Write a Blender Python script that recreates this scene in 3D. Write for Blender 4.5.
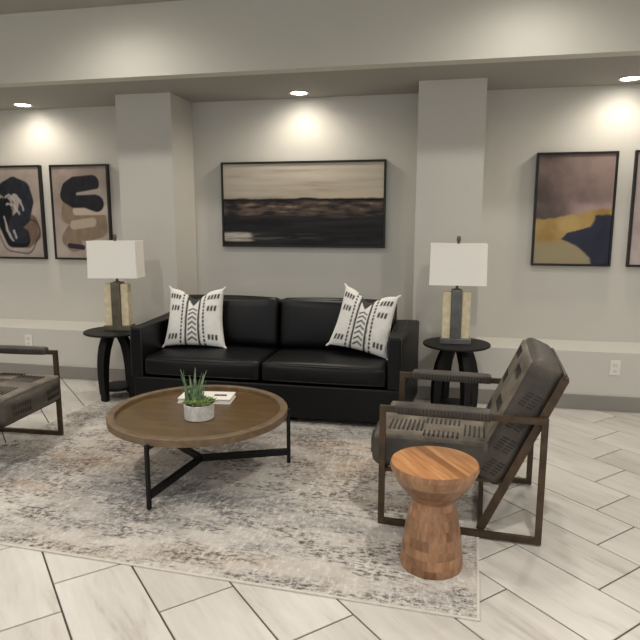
import bpy, bmesh, math, random
from mathutils import Vector, Matrix, noise, Euler
random.seed(7)
PI = math.pi
for o in list(bpy.data.objects): bpy.data.objects.remove(o)
SC = bpy.context.scene
COL = SC.collection
def R(d): return math.radians(d)

# ------------------------------------------------------------------ camera
FPX = 595.8; YAW = R(11.66); PIT = R(9.28); ROLL = R(-0.068); CAMH = 1.465
fw = Vector((-math.sin(YAW)*math.cos(PIT), math.cos(YAW)*math.cos(PIT), -math.sin(PIT)))
rt = Vector((math.cos(YAW), math.sin(YAW), 0)); dn = fw.cross(rt)
r2 = rt*math.cos(ROLL) + dn*math.sin(ROLL); d2 = dn*math.cos(ROLL) - rt*math.sin(ROLL)
cd = bpy.data.cameras.new('camera'); cam = bpy.data.objects.new('camera', cd); COL.objects.link(cam)
m = Matrix.Identity(4)
for i in range(3):
    m[i][0] = r2[i]; m[i][1] = -d2[i]; m[i][2] = -fw[i]
m[2][3] = CAMH
cam.matrix_world = m
cd.sensor_width = 36; cd.lens = 36*FPX/640; cd.clip_start = .05
SC.camera = cam

# ------------------------------------------------------------------ world, exposure
w = bpy.data.worlds.new('world'); SC.world = w; w.use_nodes = True
bg = w.node_tree.nodes['Background']
bg.inputs[0].default_value = (.86, .93, 1.0, 1); bg.inputs[1].default_value = .8
vs = SC.view_settings
vs.view_transform = 'Standard'; vs.look = 'None'; vs.gamma = 1; vs.use_curve_mapping = False
vs.exposure = 0.0

# light settings (each lamp is created with its fixture further down)
NICHE_W = 50; ROOM_W = 116; FRONT_W = 46
WARM = (1.0, .91, .78)
WARM2 = (1.0, .955, .895)

# ------------------------------------------------------------------ materials
def lin(c):
    return tuple((v/255/12.92 if v/255 <= .04045 else ((v/255+.055)/1.055)**2.4) for v in c)
def rgba(c): return (*lin(c), 1)
class NT:
    def __init__(s, name):
        s.m = bpy.data.materials.new(name); s.m.use_nodes = True
        s.t = s.m.node_tree; s.b = s.t.nodes['Principled BSDF']
    def n(s, ty, **k):
        nd = s.t.nodes.new(ty)
        for a, v in k.items():
            if a.startswith('i_'):
                key = a[2:]
                nd.inputs[int(key) if key.isdigit() else key].default_value = v
            else: setattr(nd, a, v)
        return nd
    def l(s, a, b): s.t.links.new(a, b)
    def coord(s, kind='Object', scale=(1, 1, 1), rot=(0, 0, 0), rnd=False):
        tc = s.n('ShaderNodeTexCoord'); mp = s.n('ShaderNodeMapping')
        mp.inputs['Scale'].default_value = scale; mp.inputs['Rotation'].default_value = rot
        s.l(tc.outputs[kind], mp.inputs[0])
        if rnd:
            oi = s.n('ShaderNodeObjectInfo'); mu = s.n('ShaderNodeMath', operation='MULTIPLY'); mu.inputs[1].default_value = 37.0
            s.l(oi.outputs['Random'], mu.inputs[0])
            cb = s.n('ShaderNodeCombineXYZ')
            for i in range(3): s.l(mu.outputs[0], cb.inputs[i])
            s.l(cb.outputs[0], mp.inputs['Location'])
        return mp.outputs[0]
    def noise(s, vec, scale=5, detail=4, rough=.55, dist=0):
        nd = s.n('ShaderNodeTexNoise'); nd.inputs['Scale'].default_value = scale; nd.inputs['Detail'].default_value = detail
        nd.inputs['Roughness'].default_value = rough; nd.inputs['Distortion'].default_value = dist
        s.l(vec, nd.inputs['Vector']); return nd.outputs['Fac']
    def ramp(s, fac, stops):
        r = s.n('ShaderNodeValToRGB'); cr = r.color_ramp
        while len(cr.elements) < len(stops): cr.elements.new(.5)
        for e, (p, c) in zip(cr.elements, stops):
            e.position = p; e.color = (*c, 1) if len(c) == 3 else c
        s.l(fac, r.inputs[0]); return r.outputs[0]
    def mix(s, fac, a, b, mode='MIX'):
        x = s.n('ShaderNodeMix', data_type='RGBA', blend_type=mode)
        for sock, v in ((x.inputs[0], fac), (x.inputs[6], a), (x.inputs[7], b)):
            if isinstance(v, (int, float)): sock.default_value = v
            elif isinstance(v, tuple): sock.default_value = v if len(v) == 4 else (*v, 1)
            else: s.l(v, sock)
        return x.outputs[2]
    def bump(s, h, strength=.2, dist=.005):
        b = s.n('ShaderNodeBump'); b.inputs['Strength'].default_value = strength; b.inputs['Distance'].default_value = dist
        s.l(h, b.inputs['Height']); s.l(b.outputs[0], s.b.inputs['Normal'])
    def base(s, v):
        if isinstance(v, tuple): s.b.inputs['Base Color'].default_value = v if len(v) == 4 else (*v, 1)
        else: s.l(v, s.b.inputs['Base Color'])
    def pr(s, rough=.5, metal=0, spec=.5):
        s.b.inputs['Roughness'].default_value = rough; s.b.inputs['Metallic'].default_value = metal
        s.b.inputs['Specular IOR Level'].default_value = spec

def mottled(name, c1, c2, scale=6, rough=.5, metal=0, spec=.5, bump=0, bscale=80, sc=(1, 1, 1), rnd=False, detail=5):
    t = NT(name); v = t.coord(scale=sc, rnd=rnd)
    t.base(t.ramp(t.noise(v, scale, detail), [(.32, lin(c1)), (.68, lin(c2))])); t.pr(rough, metal, spec)
    if bump: t.bump(t.noise(t.coord(), bscale, 3), bump)
    return t.m
M = {}
M['wall'] = mottled('wall_paint', (199, 196, 188), (202, 199, 191), 2, .75, spec=.25, bump=.05, bscale=220)
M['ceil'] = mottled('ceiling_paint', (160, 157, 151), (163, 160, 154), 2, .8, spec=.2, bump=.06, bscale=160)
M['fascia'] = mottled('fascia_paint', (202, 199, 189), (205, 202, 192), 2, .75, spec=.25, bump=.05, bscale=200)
M['baseb'] = mottled('baseboard_paint', (134, 129, 122), (138, 133, 126), 3, .55)
M['grout'] = mottled('grout', (66, 62, 57), (80, 75, 69), 30, .9)
M['white'] = mottled('white_plastic', (222, 220, 214), (226, 224, 218), 3, .4)
M['trimw'] = mottled('white_metal_trim', (214, 208, 196), (220, 214, 202), 3, .4)
M['black_frame'] = mottled('black_frame_wood', (14, 13, 13), (20, 18, 18), 20, .5)
M['leather'] = mottled('black_leather', (6, 6, 7), (11, 11, 12), 8, .42, spec=.3, bump=.12, bscale=140)
M['piping'] = mottled('black_leather_piping', (12, 12, 14), (18, 18, 20), 8, .45)
M['black_wood'] = mottled('black_stained_wood', (9, 8, 8), (16, 15, 14), 9, .55, spec=.3, sc=(1, 1, .2))
M['black_metal'] = mottled('black_metal', (12, 12, 12), (17, 16, 16), 9, .5, spec=.3)
M['bronze'] = mottled('antique_bronze', (56, 44, 32), (82, 65, 46), 14, .45, metal=.35, bump=.05)
M['grey_leather'] = mottled('worn_grey_leather', (80, 73, 64), (130, 120, 106), 7, .5, spec=.4, bump=.2, bscale=90, rnd=True)
M['dark_leather'] = mottled('dark_grey_leather', (56, 51, 46), (84, 77, 69), 7, .5, spec=.4, bump=.2, bscale=90, rnd=True)
M['stitch'] = mottled('dark_lacing', (36, 33, 31), (48, 44, 40), 30, .7)
M['lace'] = mottled('grey_lacing', (40, 36, 33), (54, 49, 44), 30, .7)
M['shade'] = mottled('linen_lamp_shade', (240, 237, 228), (243, 240, 232), 60, .9, spec=.1, bump=.03, bscale=300)
M['stone'] = mottled('travertine_block', (204, 188, 152), (230, 217, 186), 22, .5, bump=.2, bscale=60)
M['slab'] = mottled('brushed_pewter', (96, 96, 94), (124, 123, 118), 12, .4, metal=.5)
M['slab2'] = mottled('brushed_bronze_slab', (92, 86, 72), (122, 114, 96), 12, .4, metal=.5)
M['concrete'] = mottled('white_washed_concrete', (182, 180, 174), (214, 212, 206), 40, .8, bump=.2)
M['soil'] = mottled('soil', (46, 38, 28), (66, 56, 40), 60, .95)
M['leaf'] = mottled('succulent_leaf', (66, 92, 68), (124, 148, 108), 30, .5, rnd=True)
M['leaf2'] = mottled('rosette_leaf', (66, 92, 44), (138, 156, 84), 40, .5, rnd=True)
M['paper'] = mottled('white_paper', (226, 222, 214), (234, 230, 222), 8, .6)
M['ink'] = mottled('dark_print', (52, 50, 48), (66, 62, 58), 20, .7)
M['cord'] = mottled('clear_cord', (150, 144, 132), (164, 158, 146), 9, .4)
M['core'] = mottled('wood_core', (92, 62, 36), (112, 78, 46), 20, .7)
def emis(name, col, s):
    t = NT(name); t.base((.8, .8, .8)); t.b.inputs['Emission Color'].default_value = (*col, 1); t.b.inputs['Emission Strength'].default_value = s
    return t.m
M['lens'] = emis('downlight_lens', (1, .94, .84), 30)

def wood(name, cA, cB, cC, scale=(1, 9, 9), nscale=3.0, rough=.4, rnd=True, spread=.0):
    t = NT(name); v = t.coord(scale=scale, rnd=rnd)
    g = t.ramp(t.noise(v, nscale, 6, .6, .6), [(.25, lin(cA)), (.5, lin(cB)), (.75, lin(cC))])
    if spread:
        oi = t.n('ShaderNodeObjectInfo')
        tint = t.ramp(oi.outputs['Random'], [(0, (1-spread*1.25, 1-spread*1.45, 1-spread*1.6)), (.35, (1-spread*.3,)*3), (.7, (1.0, .97, .92)), (1, (1.12, 1.1, 1.06))])
        g = t.mix(1.0, g, tint, 'MULTIPLY')
    t.base(g); t.pr(rough); t.bump(t.noise(v, nscale*4, 3), .08)
    return t.m
M['table_wood'] = wood('walnut_tray', (68, 50, 26), (90, 67, 34), (110, 84, 44), (2.0, 14, 14), 1.6, .3, False)
M['rim_wood'] = wood('walnut_rim', (86, 69, 50), (108, 88, 65), (124, 104, 78), (6, 6, 6), 3, .42, False)
M['acacia'] = wood('acacia_block', (120, 86, 62), (152, 112, 82), (180, 141, 108), (9, 9, 2.2), 3.0, .32, True, .32)
M['acacia_top'] = wood('acacia_top', (146, 98, 60), (178, 125, 80), (202, 152, 104), (1.4, 12, 12), 2.6, .3, True, .34)

# floor tile
t = NT('travertine_tile'); v = t.coord(scale=(1.3, 9, 9), rnd=True)
veins = t.noise(v, 1.5, 6, .62, .25); v2 = t.coord(scale=(.9, 3, 3), rnd=True)
c = t.ramp(veins, [(.28, lin((176, 168, 158))), (.42, lin((200, 196, 188))), (.58, lin((209, 205, 198))), (.78, lin((190, 183, 174)))])
c2 = t.ramp(t.noise(v2, 1.6, 3), [(.3, (.90, .89, .88)), (.7, (1.03, 1.03, 1.03))])
oi = t.n('ShaderNodeObjectInfo'); c3 = t.ramp(oi.outputs['Random'], [(0, (.93, .92, .91)), (1, (1.03, 1.03, 1.03))])
t.base(t.mix(1., t.mix(1., c, c2, 'MULTIPLY'), c3, 'MULTIPLY')); t.pr(.34, spec=.45)
M['tile'] = t.m

# rug
t = NT('distressed_rug')
vb = t.coord(); vs_ = t.coord(scale=(1, 2.2, 1)); vx = t.coord(scale=(2.6, 1, 1))
at = t.n('ShaderNodeVertexColor'); at.layer_name = 'Pat'; sp = t.n('ShaderNodeSeparateColor'); t.l(at.outputs['Color'], sp.inputs[0])
def mul(a, b): return t.mix(1., a, b, 'MULTIPLY')
c = t.ramp(t.noise(vb, 3.0, 5), [(.36, lin((182, 174, 164))), (.6, lin((202, 196, 187)))])
tn = t.ramp(t.noise(vs_, 7, 7, .75), [(.34, (.25,)*3), (.58, (1,)*3)])
c = t.mix(t.ramp(mul(sp.outputs[1], tn), [(.05, (0,)*3), (.75, (.85,)*3)]), c, lin((160, 137, 114)))
gs = t.ramp(t.noise(vs_, 11, 8, .8), [(.38, (.15,)*3), (.56, (1,)*3)])
c = t.mix(t.ramp(mul(sp.outputs[0], gs), [(.05, (0,)*3), (.75, (.9,)*3)]), c, lin((120, 120, 121)))
sm = t.ramp(t.noise(vs_, 3.2, 5, .65, .3), [(.42, (.0,)*3), (.56, (1,)*3)])
sk = t.ramp(t.noise(vs_, 24, 7, .82), [(.475, (0,)*3), (.55, (1,)*3)])
c = t.mix(mul(sm, sk), c, lin((92, 87, 84)))
sw = t.ramp(t.noise(vx, 18, 7, .82), [(.51, (0,)*3), (.62, (.7,)*3)])
c = t.mix(sw, c, lin((218, 214, 207)))
t.base(c); t.pr(.95, spec=.1); t.bump(t.noise(vb, 300, 2), .4, .004)
M['rug'] = t.m
M['rug_edge'] = mottled('rug_binding', (196, 190, 180), (208, 202, 192), 40, .95)

def attr_mat(name, rough=.8, bumpsc=0, sc=(1, 1, 1)):
    t = NT(name); a = t.n('ShaderNodeVertexColor'); a.layer_name = 'Col'; t.base(a.outputs['Color']); t.pr(rough, spec=.2)
    if bumpsc: t.bump(t.noise(t.coord(scale=sc), bumpsc, 4), .25, .003)
    return t.m
M['canvas'] = attr_mat('painted_canvas', .6, 40, (1, 1, 3))
M['pillow'] = attr_mat('printed_cotton', .95, 250)

# ------------------------------------------------------------------ object helpers
def tag(o, label=None, cat=None, group=None, kind=None):
    if label: o['label'] = label
    if cat: o['category'] = cat
    if group: o['group'] = group
    if kind: o['kind'] = kind
    return o
def empty(name, loc=(0, 0, 0), rz=0.0, **k):
    o = bpy.data.objects.new(name, None); COL.objects.link(o); o.location = loc; o.rotation_euler = (0, 0, rz)
    o.empty_display_size = .1
    return tag(o, **k)
def obj(name, bm, mat, parent=None, bevel=0, smooth=False, seg=2, loc=None, rot=None):
    me = bpy.data.meshes.new(name)
    if isinstance(bm, bmesh.types.BMesh):
        bmesh.ops.recalc_face_normals(bm, faces=bm.faces[:])
        bm.to_mesh(me); bm.free()
    else: me = bm
    if mat is not None: me.materials.append(M[mat] if isinstance(mat, str) else mat)
    o = bpy.data.objects.new(name, me); COL.objects.link(o)
    if parent: o.parent = parent
    if loc is not None: o.location = loc
    if rot is not None: o.rotation_euler = rot
    if smooth:
        for p in me.polygons: p.use_smooth = True
    if bevel:
        b = o.modifiers.new('bevel', 'BEVEL'); b.width = bevel; b.segments = seg; b.limit_method = 'ANGLE'
    return o
def BM(): return bmesh.new()
def box(bm, x0, x1, y0, y1, z0, z1):
    mt = Matrix.Translation(((x0+x1)/2, (y0+y1)/2, (z0+z1)/2)) @ Matrix.Diagonal((x1-x0, y1-y0, z1-z0, 1))
    bmesh.ops.create_cube(bm, size=1, matrix=mt); return bm
def bar(bm, a, b, w_, h_, up=(0, 0, 1)):
    """rectangular bar from a to b, h_ along up, w_ sideways"""
    a = Vector(a); b = Vector(b); d = (b-a); L = d.length; d.normalize()
    up = Vector(up); s = d.cross(up); s.normalize(); u = s.cross(d)
    mt = Matrix((( *[d[i] for i in range(3)], 0), (*[s[i] for i in range(3)], 0), (*[u[i] for i in range(3)], 0), (0, 0, 0, 1))).transposed()
    mt = Matrix.Translation((a+b)/2) @ mt @ Matrix.Diagonal((L, w_, h_, 1))
    bmesh.ops.create_cube(bm, size=1, matrix=mt); return bm
def tube(bm, pts, r, n=8, closed=False):
    pts = [Vector(p) for p in pts]; rings = []
    for i, p in enumerate(pts):
        if closed: d = pts[(i+1) % len(pts)]-pts[i-1]
        else: d = pts[min(i+1, len(pts)-1)]-pts[max(i-1, 0)]
        d.normalize(); up = Vector((0, 0, 1)) if abs(d.z) < .9 else Vector((1, 0, 0))
        s = d.cross(up).normalized(); u = s.cross(d)
        rr = r[i] if isinstance(r, (list, tuple)) else r
        rings.append([bm.verts.new(p + (s*math.cos(2*PI*k/n)+u*math.sin(2*PI*k/n))*rr) for k in range(n)])
    N = len(rings)
    for i in range(N if closed else N-1):
        A, B = rings[i], rings[(i+1) % N]
        for k in range(n): bm.faces.new((A[k], A[(k+1) % n], B[(k+1) % n], B[k]))
    if not closed:
        bm.faces.new(rings[0][::-1]); bm.faces.new(rings[-1])
    return bm
def lathe(bm, prof, n=48, c=(0, 0, 0)):
    rings = []
    for r, z in prof:
        if r < 1e-6: rings.append([bm.verts.new((c[0], c[1], c[2]+z))])
        else: rings.append([bm.verts.new((c[0]+r*math.cos(2*PI*k/n), c[1]+r*math.sin(2*PI*k/n), c[2]+z)) for k in range(n)])
    for A, B in zip(rings, rings[1:]):
        for k in range(n):
            k2 = (k+1) % n
            if len(A) == 1 and len(B) == 1: continue
            if len(A) == 1: bm.faces.new((A[0], B[k2], B[k]))
            elif len(B) == 1: bm.faces.new((A[k], A[k2], B[0]))
            else: bm.faces.new((A[k], A[k2], B[k2], B[k]))
    return bm
def cushion(sx, sy, sz, r, puff=(0, 0, 0), n=12, c=(0, 0, 0)):
    """rounded box with slightly swollen faces, centred at c"""
    bm = BM(); h = Vector((sx/2, sy/2, sz/2)); vd = {}
    def vert(p):
        k = tuple(round(q, 5) for q in p)
        if k in vd: return vd[k]
        P = Vector((p[0]*h.x, p[1]*h.y, p[2]*h.z))
        inn = Vector([max(-h[i]+r, min(h[i]-r, P[i])) for i in range(3)])
        d = P-inn
        if d.length > 1e-7: P = inn + d.normalized()*r
        for i in range(3):
            j, l = (i+1) % 3, (i+2) % 3
            P[i] += puff[i]*p[i]*(1-p[j]**2)*(1-p[l]**2)
        vd[k] = bm.verts.new(P+Vector(c)); return vd[k]
    gr = [math.sin(PI/2*(-1+2*i/n)) for i in range(n+1)]
    for ax in range(3):
        for sg in (-1, 1):
            for i in range(n):
                for j in range(n):
                    q = []
                    for a, b in ((i, j), (i+1, j), (i+1, j+1), (i, j+1)):
                        p = [0, 0, 0]; p[ax] = sg; p[(ax+1) % 3] = gr[a]; p[(ax+2) % 3] = gr[b]; q.append(vert(p))
                    if len(set(q)) == 4: bm.faces.new(q if sg > 0 else q[::-1])
    return bm
def fbm(x, y, s=0, o=4):
    v_ = 0; a = .5
    for i in range(o): v_ += a*noise.noise(Vector((x, y, s+i*3.1))); x *= 2.03; y *= 2.03; a *= .5
    return v_
def copy_tree(o, parent=None):
    c_ = o.copy(); COL.objects.link(c_); c_.parent = parent
    for ch in list(o.children): copy_tree(ch, c_)
    return c_
def struct(name, bm, mat, **k):
    return tag(obj(name, bm, mat, **k), kind='structure')

# ------------------------------------------------------------------ setting
X0, X1, YR = -6.4, 4.2, -3.0        # room extents, open towards the lobby behind the camera
YL, YB, YF = 4.91, 5.36, 4.354      # ledge / column front, niche wall, fascia face
ZN, ZC = 2.55, 3.06                 # niche ceiling, room ceiling
CL = (-2.82, -2.31); CR = (-.232, .282)
tag(struct('wall_back', box(BM(), X0, X1, YB, YB+.15, 0, ZC), 'wall'), 'greige painted niche wall behind sofa and paintings')
struct('wall_column_left', box(BM(), *CL, YL, YB, 0, ZN), 'wall')
struct('wall_column_right', box(BM(), *CR, YL, YB, 0, ZN), 'wall')
struct('wall_ledge_left', box(BM(), X0, CL[0], YL, YB, 0, .472), 'wall', bevel=.006)
struct('wall_ledge_right', box(BM(), CR[1], X1, YL, YB, 0, .472), 'wall', bevel=.006)
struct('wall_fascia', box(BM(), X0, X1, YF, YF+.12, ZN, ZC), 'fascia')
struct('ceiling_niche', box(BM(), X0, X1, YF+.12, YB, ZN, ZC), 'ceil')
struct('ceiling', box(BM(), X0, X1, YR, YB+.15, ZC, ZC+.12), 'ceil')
struct('wall_left', box(BM(), X0-.15, X0, YR, YB+.15, 0, ZC), 'wall')
struct('wall_right', box(BM(), X1, X1+.15, YR, YB+.15, 0, ZC), 'wall')
for nm, a, b in (('baseboard_left', X0, CL[1]), ('baseboard_right', CR[0], X1)):
    struct(nm, box(BM(), a, b, YL-.016, YL, 0, .118), 'baseb', bevel=.004)
struct('baseboard_center', box(BM(), CL[1], CR[0], YB-.016, YB, 0, .118), 'baseb', bevel=.004)

# floor: grout bed with bevelled tiles laid at 45 degrees, one third offset
floor = struct('floor', box(BM(), X0, X1, YR, YB, -.08, -.005), 'grout')
TH = R(-45.62); TU = Vector((math.cos(TH), math.sin(TH))); TV = Vector((-TU.y, TU.x))
PV, PU = .3088, .6150; V0, U0 = 1.8335, -1.0405; G = .0072
def clip(poly, lo, hi):
    for ax, lim, sg in ((0, lo[0], 1), (0, hi[0], -1), (1, lo[1], 1), (1, hi[1], -1)):
        out = []
        for i in range(len(poly)):
            a, b = poly[i-1], poly[i]
            da, db = sg*(a[ax]-lim), sg*(b[ax]-lim)
            if (da < 0) != (db < 0): out.append(a.lerp(b, da/(da-db)))
            if db >= 0: out.append(b)
        poly = out
        if len(poly) < 3: return []
    return poly
def tile_mesh(bm, poly, b=.0022, z0=-.012):
    c_ = sum(poly, Vector((0, 0)))/len(poly); n = len(poly)
    bot = [bm.verts.new((*p, z0)) for p in poly]
    mid = [bm.verts.new((*p, -b*.7)) for p in poly]
    top = [bm.verts.new((*(p+(c_-p).normalized()*b*1.3), 0)) for p in poly]
    bm.faces.new(top)
    for A, B in ((bot, mid), (mid, top)):
        for i in range(n): bm.faces.new((A[i], A[(i+1) % n], B[(i+1) % n], B[i]))
full = None; tiles = []
hl, hw = (PU-G)/2, (PV-G)/2
std = [Vector(p) for p in ((-hl, -hw), (hl, -hw), (hl, hw), (-hl, hw))]
bm = BM(); tile_mesh(bm, std); tmesh = bpy.data.meshes.new('tile'); bm.to_mesh(tmesh); bm.free(); tmesh.materials.append(M['tile'])
for k in range(-40, 40):
    for mth in range(-40, 40):
        cv = V0+(k+.5)*PV; cu = U0-PU/3*k+(mth+.5)*PU
        c_ = TU*cu+TV*cv
        if not (X0-.4 < c_.x < X1+.4 and YR-.4 < c_.y < YL+.4): continue
        poly = [c_+TU*p.x+TV*p.y for p in std]
        cp = clip(poly, (X0, YR), (X1, YL-.001))
        if not cp: continue
        ar = abs(sum(cp[i-1].x*cp[i].y-cp[i].x*cp[i-1].y for i in range(len(cp))))/2
        if ar < .0005: continue
        d = fw.x*c_.x+fw.y*c_.y
        ang = abs(math.atan2(c_.x*math.cos(YAW)+c_.y*math.sin(YAW), max(d, .01)))
        score = ang*2 + (0 if d > 1.7 else 3*(1.7-d))
        tiles.append((score, c_, cp, ar > (PU-G)*(PV-G)*.995))
tiles.sort(key=lambda q: q[0])
rest = BM()
for i, (s_, c_, cp, isfull) in enumerate(tiles):
    if i < 290:
        if isfull:
            o = bpy.data.objects.new('tile', tmesh); COL.objects.link(o); o.parent = floor
        else:
            bm = BM(); rot = Matrix.Rotation(-TH, 2)
            tile_mesh(bm, [rot @ (p-c_) for p in cp])
            o = obj('tile', bm, 'tile', floor)
        o.location = (c_.x, c_.y, 0); o.rotation_euler = (0, 0, TH)
    else: tile_mesh(rest, cp)
# tiles behind the sofa, in the middle niche
if len(tiles) > 290: tag(obj('far_tile_field', rest, 'tile', floor), 'remaining tiles outside the view', kind='stuff')
else: rest.free()
bm = BM()
box(bm, CL[1], CR[0], YL, YB-.017, -.012, 0)
obj('niche_floor_slab', bm, 'tile', floor)

# rug
rz = R(-2.8); rdir = Vector((math.cos(rz), math.sin(rz), 0)); rn = Vector((-rdir.y, rdir.x, 0))
RW, RD, RT = 3.06, 2.44, .008
fr = Vector((.178, 2.083, 0)); rc = fr - rdir*RW/2 + rn*RD/2
rug = empty('area_rug', rc, rz, label='large distressed cream and grey area rug under coffee table', cat='rug')
GREY = [(-1.62, 2.86, .32, .22, 1.0), (-1.05, 2.80, .42, .16, .9), (-1.35, 2.55, .5, .07, .5), (-1.75, 2.42, .5, .06, .3), (-2.55, 2.95, .3, .2, .9), (-2.05, 2.30, .3, .07, .5),  # grey rug pattern; patches under the coffee table also hold its painted shade
        (-.45, 2.63, .35, .06, .55), (-.75, 2.45, .25, .06, .5), (.02, 2.75, .22, .22, .6), (.05, 2.2, .2, .08, .5), (-.55, 2.2, .3, .05, .4), (-.35, 3.9, .5, .12, .6), (-2.1, 3.9, .4, .2, .5), (-1.3, 3.5, .6, .2, .6)]
TANP = [(-2.15, 3.15, .45, .16, .9), (-2.35, 2.75, .35, .10, .8), (-1.95, 3.55, .3, .25, .7), (-.55, 3.35, .35, .25, .75), (-.75, 3.75, .4, .12, .7), (-1.55, 2.22, .35, .06, .5), (-.95, 2.3, .4, .06, .55), (-.3, 2.95, .3, .1, .45), (-2.6, 2.45, .25, .1, .5)]
def patch(lst, x, y, sd):
    wx = x+.16*fbm(x*2.2, y*3.2, sd); wy = y+.12*fbm(x*2.2, y*3.2, sd+7)
    return min(1, sum(a*math.exp(-((wx-cx)/sx)**2-((wy-cy)/sy)**2) for cx, cy, sx, sy, a in lst))
bm = box(BM(), -RW/2+.012, RW/2-.012, -RD/2+.012, RD/2-.012, 0, RT-.0006); base_o = obj('rug_backing', bm, 'rug_edge', rug)
nx_, ny_ = 150, 120; vv, ff, cc = [], [], []; hx_, hy_ = RW/2-.012, RD/2-.012
for j in range(ny_+1):
    for i in range(nx_+1):
        lx, ly = -hx_+2*hx_*i/nx_, -hy_+2*hy_*j/ny_; P = rc+rdir*lx+rn*ly
        vv.append((lx, ly, RT-.0003)); cc.append((patch(GREY, P.x, P.y, 51), patch(TANP, P.x, P.y, 61), 0, 1))
for j in range(ny_):
    for i in range(nx_): ff.append((j*(nx_+1)+i, j*(nx_+1)+i+1, (j+1)*(nx_+1)+i+1, (j+1)*(nx_+1)+i))
me = bpy.data.meshes.new('rug_field'); me.from_pydata(vv, [], ff); ca = me.color_attributes.new('Pat', 'FLOAT_COLOR', 'POINT')
for i, c_ in enumerate(cc): ca.data[i].color = c_
obj('rug_field', me, 'rug', rug)
bm = BM()
box(bm, -RW/2, RW/2, -RD/2, -RD/2+.012, 0, RT); box(bm, -RW/2, RW/2, RD/2-.012, RD/2, 0, RT)
box(bm, -RW/2, -RW/2+.012, -RD/2+.012, RD/2-.012, 0, RT); box(bm, RW/2-.012, RW/2, -RD/2+.012, RD/2-.012, 0, RT)
obj('binding', bm, 'rug_edge', rug, bevel=.002)

# ------------------------------------------------------------------ downlights
def downlight(x, y, z, label, group, watt, cone, blend, col, rad=.03, smooth=0):
    t_ = empty('downlight', (x, y, z), label=label, cat='downlight', group=group)
    obj('trim_ring', lathe(BM(), [(.066, 0), (.086, 0), (.089, -.004), (.085, -.007), (.07, -.006), (.064, 0), (.066, 0)], 32), 'trimw', t_, smooth=True)
    obj('lens', lathe(BM(), [(0, -.004), (.06, -.004), (.064, -.002), (.064, 0), (0, 0)], 32), 'lens', t_)
    ld = bpy.data.lights.new('downlight_bulb', 'SPOT'); ld.energy = watt; ld.spot_size = R(cone); ld.spot_blend = blend
    ld.color = col; ld.shadow_soft_size = rad
    if smooth:      # falloff softened close to the lens to flatten the hot spot
        ld.use_nodes = True; nt = ld.node_tree; em = nt.nodes['Emission']; lf = nt.nodes.new('ShaderNodeLightFalloff')
        lf.inputs['Strength'].default_value = 1.0; lf.inputs['Smooth'].default_value = smooth
        nt.links.new(lf.outputs['Quadratic'], em.inputs['Strength'])
    lo = bpy.data.objects.new('downlight_bulb', ld); COL.objects.link(lo); lo.parent = t_; lo.location = (0, 0, -.04)
for x, wh in ((-3.9, 'above the two abstract paintings beside left wall lamp'), (-1.245, 'directly above the long landscape painting'),
              (1.345, 'above the mauve and ochre painting')):
    downlight(x, 5.14, ZN, 'small round recessed downlight ' + wh, 'niche downlights', NICHE_W, 172, .8, WARM, .06, .45)
k_ = 0
for y in (3.84, 1.7, -.4):
    for x in (-5.2, -2.35, .5, 3.35):
        downlight(x, y + (.03 if x == .5 and y > 3 else 0), ZC, 'round recessed downlight in main ceiling outside the view', 'main ceiling downlights', FRONT_W if y > 3 else ROOM_W, 165, 1.0, WARM2, .04, .5 if y > 3 else 0)

# ------------------------------------------------------------------ sofa
SX, SW, SF, SB = -1.286, 2.05, 4.06, 4.895; SZ = RT+.0005
sofa = empty('sofa', (SX, SF, SZ), label='black leather two seat sofa below the long landscape painting', cat='sofa')
AW = .096; D = SB-SF; FL = .085; ZA = .668; ZB0, ZB1 = .045, .292
def hexa(bm, P):
    v_ = [bm.verts.new(p) for p in P]
    for f_ in ((0, 1, 2, 3), (4, 5, 6, 7), (0, 1, 5, 4), (1, 2, 6, 5), (2, 3, 7, 6), (3, 0, 4, 7)): bm.faces.new([v_[i] for i in f_])
    return bm
obj('base', box(BM(), -SW/2+.004, SW/2-.004, .012, D-.02, ZB0, ZB1), 'leather', sofa, bevel=.012)
obj('back_frame', box(BM(), -SW/2+AW+.002, SW/2-AW-.002, D-.15, D-.002, ZB1+.001, .815), 'leather', sofa, bevel=.02, seg=3)
for s in (-1, 1):
    for yy in (.05, D-.06):
        obj('foot', box(BM(), s*(SW/2-.09)-.03, s*(SW/2-.09)+.03, yy-.025, yy+.025, 0, ZB0), 'black_wood', sofa, bevel=.004)
    xi, xo = s*(SW/2-AW), s*SW/2   # arms widen towards the back on the outside
    pts = [(xi, .0, ZB1+.001), (xo, .0, ZB1+.001), (xo+s*FL, D, ZB1+.001), (xi, D, ZB1+.001)]
    a = obj('arm', hexa(BM(), pts+[(x_, y_, ZA) for x_, y_, z_ in pts]), 'leather', sofa, bevel=.014, seg=3)
    pts = [(xo-s*.001, .03, ZB0+.005), (xo+s*.001, .03, ZB0+.005), (xo+s*FL, D, ZB0+.005), (xo-s*.001, D, ZB0+.005)]
    obj('side_panel', hexa(BM(), pts+[(x_, y_, ZB1) for x_, y_, z_ in pts]), 'leather', a, bevel=.002)
    bm = BM()
    for e in (0, 1):
        xx = xi+s*.005 if e == 0 else xo-s*.004
        tube(bm, [(xx, .004, ZB1+.004), (xx, .003, ZA-.008), (xx, .010, ZA-.001), (xx, D-.02, ZA)], .005, 6)
    obj('piping', bm, 'piping', a, smooth=True)
CW = (SW-2*AW)/2
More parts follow.
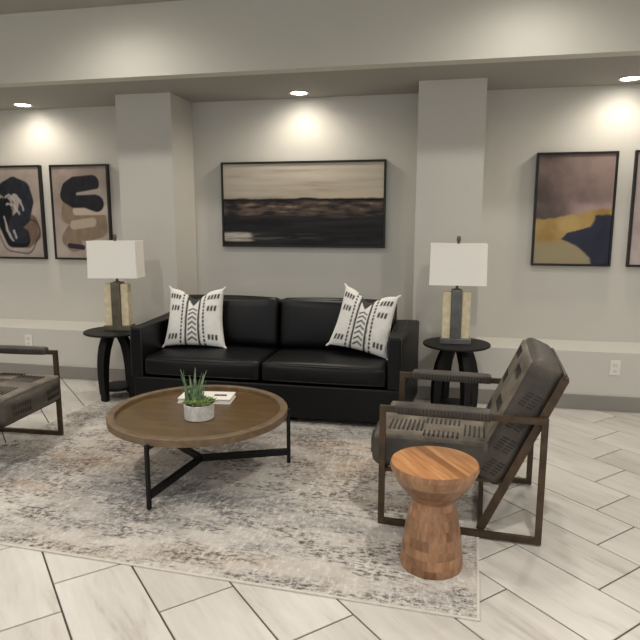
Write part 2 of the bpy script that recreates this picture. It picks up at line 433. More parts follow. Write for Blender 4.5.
for s in (-1, 1):
    cx = s*CW/2; z0_, z1_ = .308, .452
    sc_ = obj('seat_cushion', cushion(CW-.008, .60, z1_-z0_, .035, (0, .012, .018), 14, (cx, .30-.005, (z0_+z1_)/2)), 'leather', sofa, smooth=True)
    bm = BM(); hx = CW/2-.02
    for zz in (z0_+.014, z1_-.014):
        tube(bm, [(cx-hx, .004, zz), (cx-hx*.5, -.004, zz), (cx, -.007, zz), (cx+hx*.5, -.004, zz), (cx+hx, .004, zz)], .0045, 6)
    obj('piping', bm, 'piping', sc_, smooth=True)
    obj('back_cushion', cushion(CW-.012, .18, .405, .05, (.0, .025, .012), 14), 'leather', sofa, smooth=True, loc=(cx, D-.235, .648), rot=(R(-8), 0, 0))

# ------------------------------------------------------------------ throw pillows
def pillow_color(s, t):
    """s,t in -1..1, t up. white cotton with black tally marks, dashed lines and chevrons"""
    base = Vector(lin((238, 235, 228)))*(0.96+.05*noise.noise(Vector((s*7, t*7, 1))))
    ink = Vector(lin((18, 17, 19))); k = 0.0
    def band(x, c_, w_): return max(0, min(1, (w_-abs(x-c_))/.02+.5))
    j = .01*noise.noise(Vector((s*9, t*9, 5)))
    # pairs of dashed vertical lines
    for c_ in (-.40, -.235, .40, .235):
        dash = 1 if (abs(c_) < .3 or math.sin(t*46+c_*20) > -.45) else .15
        k = max(k, band(s+j, c_, .040 if abs(c_) < .3 else .036)*dash)
    # chevron column
    if -.86 < t < .42:
        ph = ((t+.86) % .183)/.183
        x = abs(s)
        if x < .155:
            yc = .78-.62*(x/.155)
            k = max(k, max(0, min(1, (.25-abs(ph-yc))/.12)))
    # triangle patch at the top centre
    if t > .52: k = max(k, max(0, min(1, ((t-.52)*.62-abs(s))/.03+.5)))
    # tally marks at the sides
    for (ty, th_, xs) in ((.74, .10, (.55, .66, .77, .88)), (.32, .11, (.57, .69, .81)), (-.68, .11, (.57, .69, .81))):
        if abs(t-ty) < th_:
            for sgn in (-1, 1):
                for x in xs:
                    sk = sgn*x+(t-ty)*.12
                    k = max(k, band(s, sk, .038)*min(1, (th_-abs(t-ty))/.03))
    return base.lerp(ink, min(1, k)*.93)
def pillow(name, loc, rot, label, W=.47, Hh=.47, T=.17):
    n = 88; me = bpy.data.meshes.new(name); vs2 = []; fs = []; cols = []
    for side in (1, -1):
        for j in range(n+1):
            for i in range(n+1):
                s = math.sin(PI/2*(-1+2*i/n)); t_ = math.sin(PI/2*(-1+2*j/n))
                x = s*W/2*(1-.10*(1-t_**2))*(1-.07*t_)
                z = t_*Hh/2*(1-.07*(1-s**2))
                if t_ > 0: z -= .075*t_**1.5*math.exp(-(s/.42)**2)
                y = -side*T/2*((1-s**2)*(1-t_**2))**.36 * (1-.25*max(0, t_)*math.exp(-(s/.4)**2))
                y += .006*noise.noise(Vector((s*2.5, t_*2.5, side+3)))*((1-s**2)*(1-t_**2))**.3
                vs2.append((x, y, z)); cols.append(pillow_color(s, t_))
        off = 0 if side == 1 else (n+1)**2
        for j in range(n):
            for i in range(n):
                q = (off+j*(n+1)+i, off+j*(n+1)+i+1, off+(j+1)*(n+1)+i+1, off+(j+1)*(n+1)+i)
                fs.append(q if side == 1 else q[::-1])
    me.from_pydata(vs2, [], fs); ca = me.color_attributes.new('Col', 'FLOAT_COLOR', 'POINT')
    for i, c_ in enumerate(cols): ca.data[i].color = (*c_, 1)
    root = empty(name, loc, label=label, cat='pillow'); root.rotation_euler = rot
    obj('cover', me, 'pillow', root, smooth=True)
    # knotted corner tips
    for sx in (-1, 1):
        for sz in (-1, 1):
            p = Vector((sx*W/2*(1-.07*sz), 0, sz*Hh/2)); d = Vector((sx, 0, sz)).normalized()
            o = obj('corner_tassel', tube(BM(), [p-d*.03, p-d*.004, p+d*.012, p+d*.022], [.012, .010, .008, .002], 8), 'paper', root, smooth=True)
    return root
pillow('throw_pillow', (-1.940, 4.445, .708), (R(-13), 0, R(3)), 'black and white patterned pillow beside left sofa arm, standing upright', .485, .475)
pillow('throw_pillow', (-.570, 4.44, .724), Euler((R(-13), R(9), R(-12))), 'black and white patterned pillow tilted against right sofa arm', .46, .475)

# ------------------------------------------------------------------ coffee table
CT = Vector((-1.376, 3.16, RT)); CR_ = .515
ct = empty('coffee_table', CT, label='round walnut tray coffee table on black three legged base', cat='table')
obj('table_top', lathe(BM(), [(0, .338), (CR_-.04, .338), (CR_-.035, .357), (0, .357)], 72), 'table_wood', ct)
obj('rim', lathe(BM(), [(CR_-.04, .336), (CR_-.004, .335), (CR_+.002, .338), (CR_+.004, .375), (CR_+.001, .379), (CR_-.038, .379), (CR_-.041, .377), (CR_-.044, .357), (CR_-.04, .336)], 96), 'rim_wood', ct, smooth=True).modifiers.new('e', 'EDGE_SPLIT').split_angle = R(35)
for a in (-97, 23, 143):
    d = Vector((math.cos(R(a)), math.sin(R(a)), 0)); Rl = .538-.01
    lg = obj('leg', bar(BM(), d*Rl, d*Rl+Vector((0, 0, .345)), .018, .022, d), 'black_metal', ct, bevel=.002)
    obj('stretcher', bar(BM(), d*-.006+Vector((0, 0, .072)), d*(Rl-.008)+Vector((0, 0, .072)), .024, .04), 'black_metal', ct, bevel=.002)
    obj('top_bracket', bar(BM(), d*(Rl-.13)+Vector((0, 0, .329)), d*(Rl-.005)+Vector((0, 0, .329)), .03, .018), 'black_metal', ct, bevel=.002)
zt = RT+.357
# book
bk = empty('booklet', (-1.425, 3.40, zt), R(7), label='white softcover booklet lying behind the potted succulent', cat='book')
obj('cover', box(BM(), -.165, .165, -.085, .085, 0, .004), 'paper', bk)
obj('pages', box(BM(), -.16, .16, -.08, .08, .004, .026), 'paper', bk, bevel=.002)
tc_ = obj('top_cover', box(BM(), -.165, .165, -.085, .085, .026, .030), 'paper', bk, bevel=.001)
obj('printed_mark', box(BM(), .045, .125, -.012, .022, .030, .0305), 'ink', tc_, )
# succulent
pl = empty('potted_succulent', (-1.334, 3.062, zt), label='small green succulent in round white concrete pot on coffee table', cat='plant')
obj('pot', lathe(BM(), [(0, 0), (.078, 0), (.083, .004), (.086, .086), (.083, .089), (.078, .088), (.076, .07), (0, .07)], 40), 'concrete', pl, smooth=True).modifiers.new('e', 'EDGE_SPLIT').split_angle = R(40)
obj('soil', lathe(BM(), [(0, .078), (.05, .077), (.072, .072), (.07, .07), (0, .07)], 24), 'soil', pl, smooth=True)
def blade(L, wd, bend, thick=.35, n=7):
    bm = BM(); rings = []
    for i in range(n+1):
        f = i/n; ww = wd*(1-f**2.2)*(.75+.5*math.sin(PI*min(1, f*1.4)))*.6+.0008
        cx = bend*f*f; zz = L*f
        rings.append([bm.verts.new((cx+ww*thick*math.sin(a), ww*math.cos(a), zz)) for a in (0, PI/3, 2*PI/3, PI, 4*PI/3, 5*PI/3)])
    for A, B in zip(rings, rings[1:]):
        for k in range(6): bm.faces.new((A[k], A[(k+1) % 6], B[(k+1) % 6], B[k]))
    bm.faces.new(rings[0][::-1]); bm.faces.new(rings[-1]); return bm
rr = random.Random(3)
for i in range(13):
    a = i*2.4; rad = .012+.028*math.sqrt(i/13.)
    L = rr.uniform(.13, .19) if i % 3 else rr.uniform(.19, .215)
    obj('leaf', blade(L, .023, rr.uniform(.01, .05)), 'leaf', pl, smooth=True, loc=(-.03+rad*1.3*math.cos(a), .006+rad*math.sin(a), .07), rot=(0, rr.uniform(-.05, .12), a))
for (px_, py_, sc_) in ((.0, -.048, 1.0), (.042, -.03, 1.05), (-.042, -.034, .85), (.046, .022, .95), (-.052, .024, .8), (.0, .052, .8), (.02, -.012, .8)):
    bm = BM()
    for k in range(20):
        tl = (k/20); a = k*2.39996
        b2 = blade(.05*sc_*(1.15-.5*tl), .017*sc_, .01, .45, 5)
        mt = Matrix.Translation((0, 0, .0)) @ Matrix.Rotation(a, 4, 'Z') @ Matrix.Rotation(R(72-62*tl), 4, 'Y')
        bmesh.ops.transform(b2, matrix=mt, verts=b2.verts[:])
        tm = bpy.data.meshes.new('tmp'); b2.to_mesh(tm); b2.free(); bm.from_mesh(tm); bpy.data.meshes.remove(tm)
    obj('rosette', bm, 'leaf2', pl, smooth=True, loc=(px_*1.2, py_*1.2, .088))

# ------------------------------------------------------------------ side tables
def side_table(loc, phi, label):
    t_ = empty('side_table', loc, label=label, cat='table', group='black round side tables')
    obj('table_top', lathe(BM(), [(0, .548), (.238, .548), (.247, .553), (.249, .561), (.246, .568), (0, .57)], 64), 'black_wood', t_, smooth=True).modifiers.new('e', 'EDGE_SPLIT').split_angle = R(35)
    outer = [(.10, .548), (.135, .49), (.162, .42), (.180, .34), (.189, .26), (.190, .18), (.186, .10), (.178, .0)]
    inner = [(.008, .548), (.05, .49), (.085, .42), (.106, .34), (.120, .26), (.127, .18), (.131, .10), (.134, .0)]
    for k in range(4):
        a = phi+k*PI/2; d = Vector((math.cos(a), math.sin(a), 0)); s = Vector((-d.y, d.x, 0)); hw_ = .026
        bm = BM(); rings = []
        for (ro, zo), (ri, zi) in zip(outer, inner):
            rings.append([bm.verts.new(d*r_+s*e*hw_+Vector((0, 0, z_))) for r_, z_, e in ((ro, zo, -1), (ro, zo, 1), (ri, zi, 1), (ri, zi, -1))])
        for A, B in zip(rings, rings[1:]):
            for q in range(4): bm.faces.new((A[q], A[(q+1) % 4], B[(q+1) % 4], B[q]))
        bm.faces.new(rings[0]); bm.faces.new(rings[-1][::-1])
        obj('leg', bm, 'black_wood', t_, bevel=.003)
    obj('lower_shelf', lathe(BM(), [(0, .075), (.135, .075), (.14, .08), (.14, .095), (.135, .1), (0, .1)], 40), 'black_wood', t_)
    return t_
TL = Vector((-2.665, 4.445, RT+.0005)); TR = Vector((.117, 4.50, RT+.0005))
side_table(TL, R(260), 'round black side table left of sofa, under left lamp')
side_table(TR, R(28), 'round black side table right of sofa, behind the armchair')

# ------------------------------------------------------------------ table lamps
def lamp(loc, rz_, slab, label):
    t_ = empty('table_lamp', loc, rz_, label=label, cat='lamp')
    obj('base', box(BM(), -.112, .112, -.065, .065, 0, .04), slab, t_, bevel=.003)
    obj('center_slab', box(BM(), -.038, .038, -.06, .06, .04, .40), slab, t_, bevel=.004)
    for s in (-1, 1):
        b0 = obj('stone_block', box(BM(), min(s*.039, s*.10), max(s*.039, s*.10), -.045, .045, .04, .385), 'stone', t_, bevel=.004)
    obj('neck', lathe(BM(), [(0, .40), (.03, .40), (.03, .405), (.011, .408), (.011, .44), (.016, .442), (.016, .50), (0, .50)], 20), 'slab2', t_)
    # rectangular shade: four thin walls, open top and bottom
    w0, w1, d0, d1, z0, z1, th_ = .203, .199, .100, .097, .438, .738, .003
    bm = BM()
    o4 = [[bm.verts.new((sx*a, sy*b, z)) for sx, sy in ((-1, -1), (1, -1), (1, 1), (-1, 1))] for a, b, z in ((w0, d0, z0), (w1, d1, z1), (w1-th_, d1-th_, z1), (w0-th_, d0-th_, z0))]
    for A, B in ((o4[0], o4[1]), (o4[1], o4[2]), (o4[2], o4[3]), (o4[3], o4[0])):
        for q in range(4): bm.faces.new((A[q], A[(q+1) % 4], B[(q+1) % 4], B[q]))
    sh = obj('lamp_shade', bm, 'shade', t_, bevel=.001)
    for z, a, b in ((z0+.006, w0, d0), (z1-.006, w1, d1)):
        bm = BM()
        for q in ((-a-.001, a+.001, -b-.001, -b), (-a-.001, a+.001, b, b+.001), (-a-.001, -a, -b, b), (a, a+.001, -b, b)): box(bm, *q, z-.006, z+.006)
        obj('shade_trim', bm, 'shade', sh)
    bm = BM(); bar(bm, (-w1+.003, 0, z1-.02), (w1-.003, 0, z1-.02), .004, .004); tube(bm, [(0, 0, .50), (0, 0, z1+.005)], .004, 8)
    obj('harp', bm, 'slab2', t_)
    obj('bulb', lathe(BM(), [(0, .50), (.014, .50), (.016, .52), (.03, .56), (.03, .58), (.018, .605), (0, .61)], 20), 'white', t_, smooth=True)
    obj('finial', lathe(BM(), [(0, z1), (.012, z1), (.008, z1+.01), (.014, z1+.014), (.014, z1+.048), (.01, z1+.054), (0, z1+.055)], 16), 'slab2', t_, smooth=True)
    return t_
lamp(TL+Vector((.022, .04, .57)), R(9), 'slab2', 'stone block table lamp with cream rectangular shade, left of sofa')
lamp(TR+Vector((-.012, 0, .57)), R(1), 'slab', 'stone block table lamp with cream rectangular shade, right of sofa')

# ------------------------------------------------------------------ armchairs (front towards local -X)
def stitches(bm, P, U, V, Nn, rows, ln=.032, wd=.007, gap=.022, n=8, slant=.0):
    """short laced stitches: rows of dashes on a plane through P with axes U,V and outward normal Nn"""
    P, U, V, Nn = (Vector(q) for q in (P, U, V, Nn))
    for (u0, v0) in rows:
        for i in range(n):
            c_ = P+U*(u0+i*gap)+V*(v0+slant*i)
            a, b = c_-V*ln/2, c_+V*ln/2
            bar(bm, a+Nn*.001, b+Nn*.001, wd, .004, Nn)
def armchair(loc, rz_, label):
    t_ = empty('armchair', loc, rz_, label=label, cat='chair', group='grey leather armchairs with bronze frames')
    L, Wd, Ha = .378, .342, .60; f = .029; b_ = .021
    for s in (-1, 1):
        y = s*(Wd-b_/2); bm = BM()
        bar(bm, (-L, y, f/2), (L, y, f/2), b_, f); bar(bm, (-L, y, Ha-f/2), (L, y, Ha-f/2), b_, f)
        bar(bm, (-L+f/2, y, f), (-L+f/2, y, Ha-f), b_, f, (1, 0, 0)); bar(bm, (L-f/2, y, f), (L-f/2, y, Ha-f), b_, f, (1, 0, 0))
        fr_ = obj('side_frame', bm, 'bronze', t_)
        wr = obj('arm_wrap', cushion(.44, .062, .052, .018, (0, 0, .003), 8, (-.085, y, Ha-.006)), 'dark_leather', fr_, smooth=True)
        # laced seam along both sides of the wrap
        bm = BM()
        for i in range(26):
            xx = -.29+i*.0165
            for e in (-1, 1): box(bm, xx, xx+.008, y+e*.0315-.0015, y+e*.0315+.0015, Ha-.028, Ha+.006)
        tag(obj('arm_lacing', bm, 'lace', fr_), kind='stuff')
    bw = Wd-b_-.012
    sl = .44
    for s in (-1, 1):
        y = s*(Wd-b_*1.5-.002)
        obj('back_bar', bar(BM(), (.105, y, .026), (.105+sl*.752, y, .778), b_, .036, (1, 0, 0)), 'bronze', t_)
    obj('cross_bar', bar(BM(), (.105, -Wd+b_, .014), (.105, Wd-b_, .014), .024, .022), 'bronze', t_)
    bm = BM()
    for xx in (-.36, .19): bar(bm, (xx, -Wd+b_, .262), (xx, Wd-b_, .262), .022, .018)
    for yy in (-bw+.03, bw-.03): bar(bm, (-.36, yy, .262), (.19, yy, .262), .02, .018)
    obj('seat_frame', bm, 'bronze', t_)
    so = obj('seat_cushion', cushion(.61, 2*bw-.03, .17, .045, (.03, .0, .012), 14, (-.118, 0, .272+.0825)), 'dark_leather', t_, smooth=True)
    obj('top_panel', cushion(.60, 2*bw-.05, .03, .012, (.0, .0, .012), 14, (-.113, 0, .4265)), 'grey_leather', so, smooth=True)
    # patch seams and stitches on the seat top, front and sides
    bm = BM()
    for sg in (-1, 1):
        for (u0, v0, ln_, n_) in ((-.35, .135, .15, 8), (-.175, .225, .075, 8), (.015, .145, .15, 7), (-.175, .06, .075, 8)):
            for i in range(n_):
                uu = u0+i*.0225; vv_ = sg*v0
                zz = .4425+.012*(1-min(1, abs((uu+.118)/.305))**2)*(1-min(1, abs(vv_/(bw-.015)))**2)
                bar(bm, (uu, vv_-ln_/2, zz-.001), (uu, vv_+ln_/2, zz-.001), .0085, .005)
    for sg in (-1, 1):
        for i in range(8):
            yy = sg*.16-.07+i*.02; xf = -.424-.03*(1-(yy/(bw-.015))**2)
            for zz in (.335, .375): bar(bm, (xf+.0015, yy, zz-.013), (xf+.0015, yy, zz+.013), .007, .005, (1, 0, 0))
    tag(obj('lacing', bm, 'stitch', so), kind='stuff')
    # backrest: cushion leaning back along the bars
    ang = math.atan(sl); hb = .635; tb = .145
    mid = Vector((.105+sl*.508, 0, .508)) + Vector((-math.cos(ang), 0, math.sin(ang)))*(tb/2+.018)
    br = obj('backrest', cushion(tb, 2*bw-.025, hb, .035, (.014, 0, .008), 14), 'dark_leather', t_, smooth=True, loc=mid, rot=(0, ang, 0))
    bm = BM()
    for (u0, v0) in ((-.22, -.16), (-.20, .02), (-.22, .20), (.05, -.08), (.05, .10), (.06, .24)):
        for i in range(8):
            yy = u0+i*.021; xf = -tb/2-.011-.012*max(0, 1-(yy/(bw-.0375))**2)*max(0, 1-(v0/(hb/2-.025))**2)
            bar(bm, (xf+.0005, yy, v0-.025), (xf+.0005, yy, v0+.025), .0075, .005, (1, 0, 0))
    for s in (-1, 1):
        for v0 in (-.22, -.10, .02, .14):
            stitches(bm, (0, s*(bw-.0125), v0), (0, 0, 1), (1, 0, 0), (0, s, 0), [(-.04, -.03), (-.04, .01)], .03, .006, .016, 5, .004)
    tag(obj('lacing', bm, 'stitch', br), kind='stuff')
    obj('lit_front_panel', cushion(.03, 2*bw-.075, hb-.05, .012, (.012, 0, 0), 12, (-tb/2+.004, 0, 0)), 'grey_leather', br, smooth=True)  # lighter leather paints in the light the backrest front catches
    obj('back_panel', box(BM(), tb/2-.004, tb/2+.014, -bw+.01, bw-.01, -.31, .31), 'dark_leather', br, bevel=.006)
    obj('top_rail', bar(BM(), (.105+sl*.765, -Wd+b_, .775), (.105+sl*.765, Wd-b_, .775), .018, .022), 'bronze', t_)
    return t_
armchair((.128, 3.042, RT+.0005), R(-4), 'grey leather armchair seen from the side, behind wooden stool')
armchair((-2.905, 3.16, RT+.0005), R(183), 'grey leather armchair cut off by the picture edge, left of coffee table')

# ------------------------------------------------------------------ wooden stool of glued acacia blocks
st = empty('wooden_stool', (-.008, 2.435, RT), label='hourglass acacia wood stool in front of the armchair', cat='stool')
H_ = .462
prof = [(.132, 0), (.1345, .012), (.133, .03), (.129, .07), (.124, .12), (.117, .17), (.109, .215), (.100, .252), (.094, .278), (.092, .293), (.096, .308), (.107, .322), (.127, .342), (.148, .368), (.166, .398), (.180, .428), (.1875, .447), (.1875, .456), (.181, H_)]
def pr_(z):
    for (r0, z0), (r1, z1) in zip(prof, prof[1:]):
        if z <= z1: return r0+(r1-r0)*(z-z0)/(z1-z0)
    return prof[-1][0]
obj('core', lathe(BM(), [(0, .002)]+[(r_-.004, max(.002, min(z_, H_-.004))) for r_, z_ in prof]+[(0, H_-.004)], 48), 'core', st, smooth=True)
rows = [0, .034, .075, .113, .155, .195, .236, .272, .303, .345, .395, .4615]
rb = random.Random(5)
for ri in range(len(rows)-1):
    z0, z1 = rows[ri], rows[ri+1]
    nb = 9 if ri < 8 else 10
    cuts = sorted((2*PI*(k+rb.uniform(-.22, .22))/nb + ri*1.1) for k in range(nb))
    for k in range(nb):
        a0 = cuts[k]+.0015; a1 = (cuts[k+1] if k < nb-1 else cuts[0]+2*PI)-.0015
        na = max(4, int((a1-a0)/.11)); nz = 4; bm = BM(); g = []
        for j in range(nz+1):
            z = z0+.0002+(z1-z0-.0004)*j/nz; r_ = pr_(z)
            g.append([bm.verts.new((r_*math.cos(a0+(a1-a0)*i/na), r_*math.sin(a0+(a1-a0)*i/na), z)) for i in range(na+1)])
        for j in range(nz):
            for i in range(na): bm.faces.new((g[j][i], g[j][i+1], g[j+1][i+1], g[j+1][i])).smooth = True
        # edge walls with their own vertices
        loop = [(v_.co.copy()) for v_ in g[0]]+[g[j][-1].co.copy() for j in range(1, nz+1)]+[v_.co.copy() for v_ in g[-1][-2::-1]]+[g[j][0].co.copy() for j in range(nz-1, 0, -1)]
        A = [bm.verts.new(p) for p in loop]
        B = [bm.verts.new(Vector((p.x*(1-.006/max(.05, p.xy.length)), p.y*(1-.006/max(.05, p.xy.length)), p.z))) for p in loop]
        for i in range(len(A)): bm.faces.new((A[i], A[(i+1) % len(A)], B[(i+1) % len(A)], B[i]))
        obj('wood_block', bm, 'acacia', st)
# top planks: strips of the disc
ta = R(-58); RTp = .1805
edges = [-RTp, -.137, -.093, -.052, -.030, .006, .047, .073, .112, .145, RTp]
for e0, e1 in zip(edges, edges[1:]):
    a, b = e0+.0004, e1-.0004; N = 14; up_, lo_ = [], []
    for i in range(N+1):
        y = a+(b-a)*i/N; hx = math.sqrt(max(0, RTp**2-y*y)); up_.append((hx, y)); lo_.append((-hx, y))
    pts = up_+lo_[::-1]; P2 = []
    for p in pts:
        if not P2 or (abs(p[0]-P2[-1][0])+abs(p[1]-P2[-1][1])) > 1e-5: P2.append(p)
    if abs(P2[0][0]-P2[-1][0])+abs(P2[0][1]-P2[-1][1]) < 1e-5: P2.pop()
    bm = BM(); T_ = [bm.verts.new((x, y, H_)) for x, y in P2]; B_ = [bm.verts.new((x, y, H_-.005)) for x, y in P2]
    bm.faces.new(T_); bm.faces.new(B_[::-1])
    for i in range(len(T_)): bm.faces.new((T_[i], T_[(i+1) % len(T_)], B_[(i+1) % len(T_)], B_[i]))
    obj('top_plank', bm, 'acacia_top', st, rot=(0, 0, ta))

# ------------------------------------------------------------------ paintings
def L3(c):
    g = sum(c)/3
    return Vector(lin([q+(g-q)*.22 for q in c]))
def sstep(a, b, x):
    x = max(0, min(1, (x-a)/(b-a))); return x*x*(3-2*x)
def mixc(a, b, k): return a.lerp(b, max(0, min(1, k)))
def seg_d(px_, py_, pts, ay):
    d = 9
    for (x0, y0), (x1, y1) in zip(pts, pts[1:]):
        ex, ey = x1-x0, (y1-y0)*ay; qx, qy = px_-x0, (py_-y0)*ay
        t_ = max(0, min(1, (qx*ex+qy*ey)/(ex*ex+ey*ey+1e-9)))
        d = min(d, math.hypot(qx-ex*t_, qy-ey*t_))
    return d
def art_landscape(u, v):
    n1 = fbm(u*2.5, v*16, 1); n2 = fbm(u*9, v*22, 5); n3 = fbm(u*4, v*40, 9)
    sky = mixc(L3((204, 194, 176)), L3((184, 168, 146)), .4+n1*1.0+.3*sstep(.12, .40, v))
    sky = mixc(sky, L3((154, 138, 124)), sstep(.12, .5, n1+.15*math.sin(u*5))*.45)
    sky = mixc(sky, L3((216, 198, 160)), sstep(.28, .38, v)*sstep(.4, .9, u)*.5)
    hz_ = .425+.018*n2+.012*fbm(u*14, 2, 3)-.012*math.exp(-((u-.53)/.09)**2)
    band = mixc(L3((38, 36, 38)), L3((122, 100, 84)), .42+n2*2.0+.3*n3)
    band = mixc(band, L3((170, 142, 116)), sstep(.18, .42, n2+.1*n3)*.8)
    dark = mixc(L3((24, 24, 27)), L3((44, 43, 46)), .4+n1*1.6)
    c_ = mixc(sky, L3((22, 21, 24)), sstep(hz_-.008, hz_+.008, v))
    c_ = mixc(c_, band, sstep(hz_+.012, hz_+.06, v)*.92)
    c_ = mixc(c_, dark, sstep(.57, .68, v+.10*n1+.06*n2))
    streak = sstep(.845, .86, v+.02*n3)*(1-sstep(.935, .96, v+.02*n3))*(1-sstep(.15, .20, u+.05*n3))
    c_ = mixc(c_, L3((188, 176, 162)), streak)
    st2 = sstep(.84, .88, v)*(1-sstep(.92, .97, v))*sstep(.0, .25, n3+.1)*(1-sstep(.3, .75, u))
    c_ = mixc(c_, L3((96, 90, 86)), st2*.7)
    return c_
def art_ochre(u, v):
    n1 = fbm(u*3, v*4, 11); n2 = fbm(u*8, v*8, 14)
    top = mixc(L3((92, 78, 74)), L3((152, 126, 120)), .15+.75*u+.25*v+n1*.9)
    top = mixc(top, L3((186, 152, 150)), sstep(.40, .48, v+.05*n1)*sstep(.35, .7, u)*.6)
    top = mixc(top, L3((62, 56, 56)), sstep(.42, .56, v)*(1-sstep(.30, .55, u))*.6)
    yb = .585-.10*sstep(.1, 1, u)+.022*n2
    och = mixc(L3((160, 124, 58)), L3((188, 154, 88)), .5+n1*1.6)
    och = mixc(och, L3((158, 142, 104)), sstep(.74, .84, v+.06*n1))
    c_ = mixc(top, och, sstep(yb-.012, yb+.012, v))
    # navy area at lower right
    bx = {0: .79, 1: .77, 2: .74, 3: .42, 4: .36, 5: .55, 6: .66, 7: .74, 8: .77}
    kk = (v-.54)/.46*8
    if kk > -1:
        kq = max(0, min(7.999, kk)); i = int(kq); xb = bx[i]+(bx[i+1]-bx[i])*(kq-i)+.03*n2
        c_ = mixc(c_, mixc(L3((36, 40, 58)), L3((52, 56, 76)), .5+n1), sstep(xb-.02, xb+.02, u)*sstep(.535, .56, v+.02*n2))
    return c_
AY = .92/.625
def art_arches(u, v):
    n1 = fbm(u*3, v*4, 21); n2 = fbm(u*10, v*10, 24)
    c_ = mixc(L3((150, 132, 122)), L3((178, 162, 148)), .5+n1*1.2-.35*(1-v)+.2*v)
    j = .02*n1
    br = L3((122, 102, 82)); br = mixc(br, L3((146, 124, 100)), .5+n2)
    d = seg_d(u+j, v, [(.29, .44), (.27, .53), (.42, .57), (.66, .55), (.82, .58), (.84, .68), (.66, .71), (.34, .72), (.26, .79), (.34, .84)], AY)
    c_ = mixc(c_, br, sstep(.15, .13, d))
    d = seg_d(u+j, v, [(.42, .485), (1.0, .47)], AY); c_ = mixc(c_, L3((186, 168, 150)), sstep(.075, .055, d-.02*(u-.4)))
    d = seg_d(u+j, v, [(.36, .635), (.70, .605)], AY); c_ = mixc(c_, L3((178, 158, 136)), sstep(.085, .065, d))
    d = seg_d(u+j, v, [(.26, .865), (.50, .885)], AY); c_ = mixc(c_, L3((52, 40, 52)), sstep(.05, .035, d))
    d = seg_d(u+j, v, [(.73, .185), (.42, .20), (.30, .245), (.27, .31), (.40, .355), (.60, .355), (.80, .40)], AY)
    c_ = mixc(c_, mixc(L3((26, 25, 31)), L3((40, 39, 46)), .5+n2), sstep(.148, .128, d))
    d = seg_d(u+j, v, [(.46, .295), (.86, .27)], AY); c_ = mixc(c_, L3((172, 156, 146)), sstep(.035, .01, d-.06*(u-.5)))
    return c_
def art_swirl(u, v):
    n1 = fbm(u*3, v*4, 31); n2 = fbm(u*12, v*9, 34)
    c_ = mixc(L3((150, 134, 124)), L3((176, 160, 148)), .5+n1*1.2)
    j = .02*n1
    d = seg_d(u+j, v, [(.66, .66), (.80, .60), (.86, .74), (.70, .82)], AY); c_ = mixc(c_, mixc(L3((96, 74, 62)), L3((128, 100, 84)), .5+n2), sstep(.13, .10, d))
    d = seg_d(u+j, v, [(.30, .42), (.30, .62), (.42, .80), (.62, .80)], AY); c_ = mixc(c_, L3((20, 20, 26)), sstep(.15, .13, d))
    d = seg_d(u+j, v, [(.34, .24), (.50, .19), (.68, .24), (.74, .38), (.66, .54), (.50, .62), (.46, .74), (.62, .76)], AY)
    c_ = mixc(c_, mixc(L3((26, 28, 38)), L3((44, 48, 62)), .5+n2), sstep(.145, .12, d))
    d = seg_d(u+j, v, [(.30, .40), (.24, .58), (.40, .82), (.66, .84), (.78, .70)], AY); c_ = mixc(c_, L3((30, 30, 36)), sstep(.018, .008, abs(d-.175))*.7)
    for pts in ([(.52, .30), (.62, .36), (.66, .46)], [(.36, .40), (.50, .42), (.58, .52)], [(.30, .33), (.42, .30), (.50, .36)], [(.27, .55), (.32, .70), (.44, .82)], [(.45, .70), (.50, .78)]):
        d = seg_d(u+.05*n1, v+.03*n2, pts, AY)
        c_ = mixc(c_, L3((176, 172, 172)), sstep(.028, .008, d+.02*n2)*.8)
    d = abs(seg_d(u+j, v, [(.30, .26), (.24, .34)], AY)-.05); c_ = mixc(c_, L3((28, 28, 34)), sstep(.016, .008, d))
    return c_
def art_blush(u, v):
    n1 = fbm(u*3, v*4, 41); n2 = fbm(u*8, v*8, 44)
    c_ = mixc(L3((158, 140, 138)), L3((190, 172, 168)), .5+n1*1.3)
    d = seg_d(u+.03*n1, v, [(.36, .66), (.60, .58), (.74, .70)], AY); c_ = mixc(c_, L3((112, 104, 112)), sstep(.26, .20, d+.03*n2)*.8)
    d = seg_d(u+.03*n1, v, [(.5, .80), (.9, .84)], AY); c_ = mixc(c_, L3((172, 136, 70)), sstep(.10, .07, d+.03*n2))
    return c_
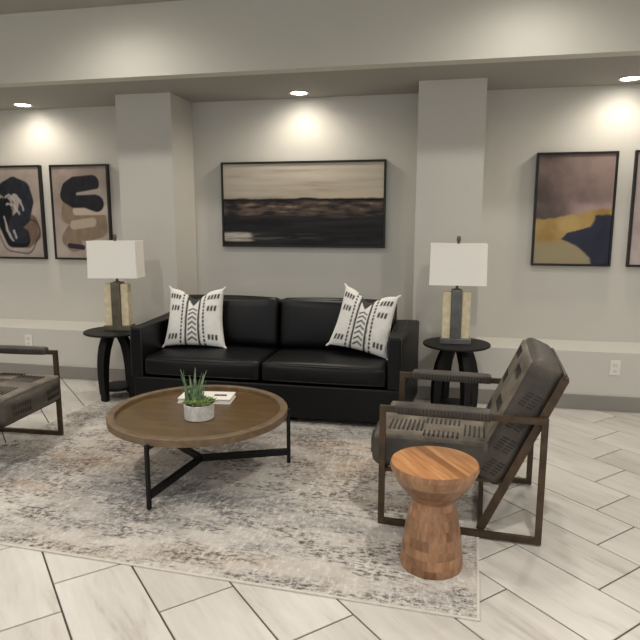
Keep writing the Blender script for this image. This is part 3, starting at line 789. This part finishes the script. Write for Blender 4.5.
def painting(x0, x1, z0, z1, fn, nx, nz, label):
    t_ = empty('wall_painting', ((x0+x1)/2, YB, z0), label=label, cat='painting')
    W, Hh = x1-x0, z1-z0; dp = .042; fb = .017
    bm = BM()
    for q in ((-W/2, W/2, 0, fb), (-W/2, W/2, Hh-fb, Hh)): box(bm, q[0], q[1], -dp, 0, q[2], q[3])
    for q in ((-W/2, -W/2+fb), (W/2-fb, W/2)): box(bm, q[0], q[1], -dp, 0, fb, Hh-fb)
    obj('frame', bm, 'black_frame', t_, bevel=.001)
    me = bpy.data.meshes.new('canvas'); a, b = W/2-fb-.002, Hh-fb-.002; vv, ff, cc = [], [], []
    for j in range(nz+1):
        for i in range(nx+1):
            vv.append((-a+2*a*i/nx, -dp+.009, fb+.002+(b-fb-.002)*j/nz)); cc.append(fn(i/nx, 1-j/nz))
    for j in range(nz):
        for i in range(nx): ff.append((j*(nx+1)+i, j*(nx+1)+i+1, (j+1)*(nx+1)+i+1, (j+1)*(nx+1)+i))
    n0 = len(vv)   # back edge for real thickness
    for (x, z) in ((-a, fb+.002), (a, fb+.002), (a, b), (-a, b)): vv.append((x, -.004, z)); cc.append(Vector((.05, .05, .05)))
    cr = (0, nx, nz*(nx+1)+nx, nz*(nx+1))
    for k in range(4): ff.append((cr[k], n0+k, n0+(k+1) % 4, cr[(k+1) % 4]))
    ff.append((n0, n0+3, n0+2, n0+1))
    me.from_pydata(vv, [], ff); ca = me.color_attributes.new('Col', 'FLOAT_COLOR', 'POINT')
    for i, c_ in enumerate(cc): ca.data[i].color = (*c_, 1)
    obj('canvas', me, 'canvas', t_)
painting(-2.030, -.513, 1.243, 2.008, art_landscape, 180, 90, 'long framed landscape painting of dark field under pale sky')
painting(.729, 1.355, 1.108, 2.036, art_ochre, 80, 110, 'framed abstract painting with mauve sky, ochre band and navy shape')
painting(1.480, 2.106, 1.108, 2.040, art_blush, 60, 90, 'framed blush abstract painting cut off at the right picture edge')
painting(-3.803, -3.178, 1.100, 2.017, art_arches, 90, 120, 'framed abstract painting of black and brown arches behind left lamp')
painting(-4.535, -3.910, 1.100, 2.020, art_swirl, 90, 120, 'framed abstract painting with dark navy swirl, far left')

# ------------------------------------------------------------------ wall outlets
def outlet(x, label):
    t_ = empty('wall_outlet', (x, YL, .348), label=label, cat='outlet')
    obj('cover_plate', box(BM(), -.038, .038, -.007, 0, -.06, .06), 'white', t_, bevel=.003)
    for s in (-1, 1):
        so = obj('socket', cushion(.034, .006, .03, .003, n=6, c=(0, -.0075, s*.024)), 'trimw', t_, smooth=True)
        bm = BM()
        for e in (-.006, .006): box(bm, e-.001, e+.001, -.0112, -.0105, s*.024-.002, s*.024+.007)
        obj('slot', bm, 'ink', so)
outlet(1.342, 'white wall outlet on right ledge near the picture edge')
outlet(-3.852, 'white wall outlet on left ledge above armchair arm')
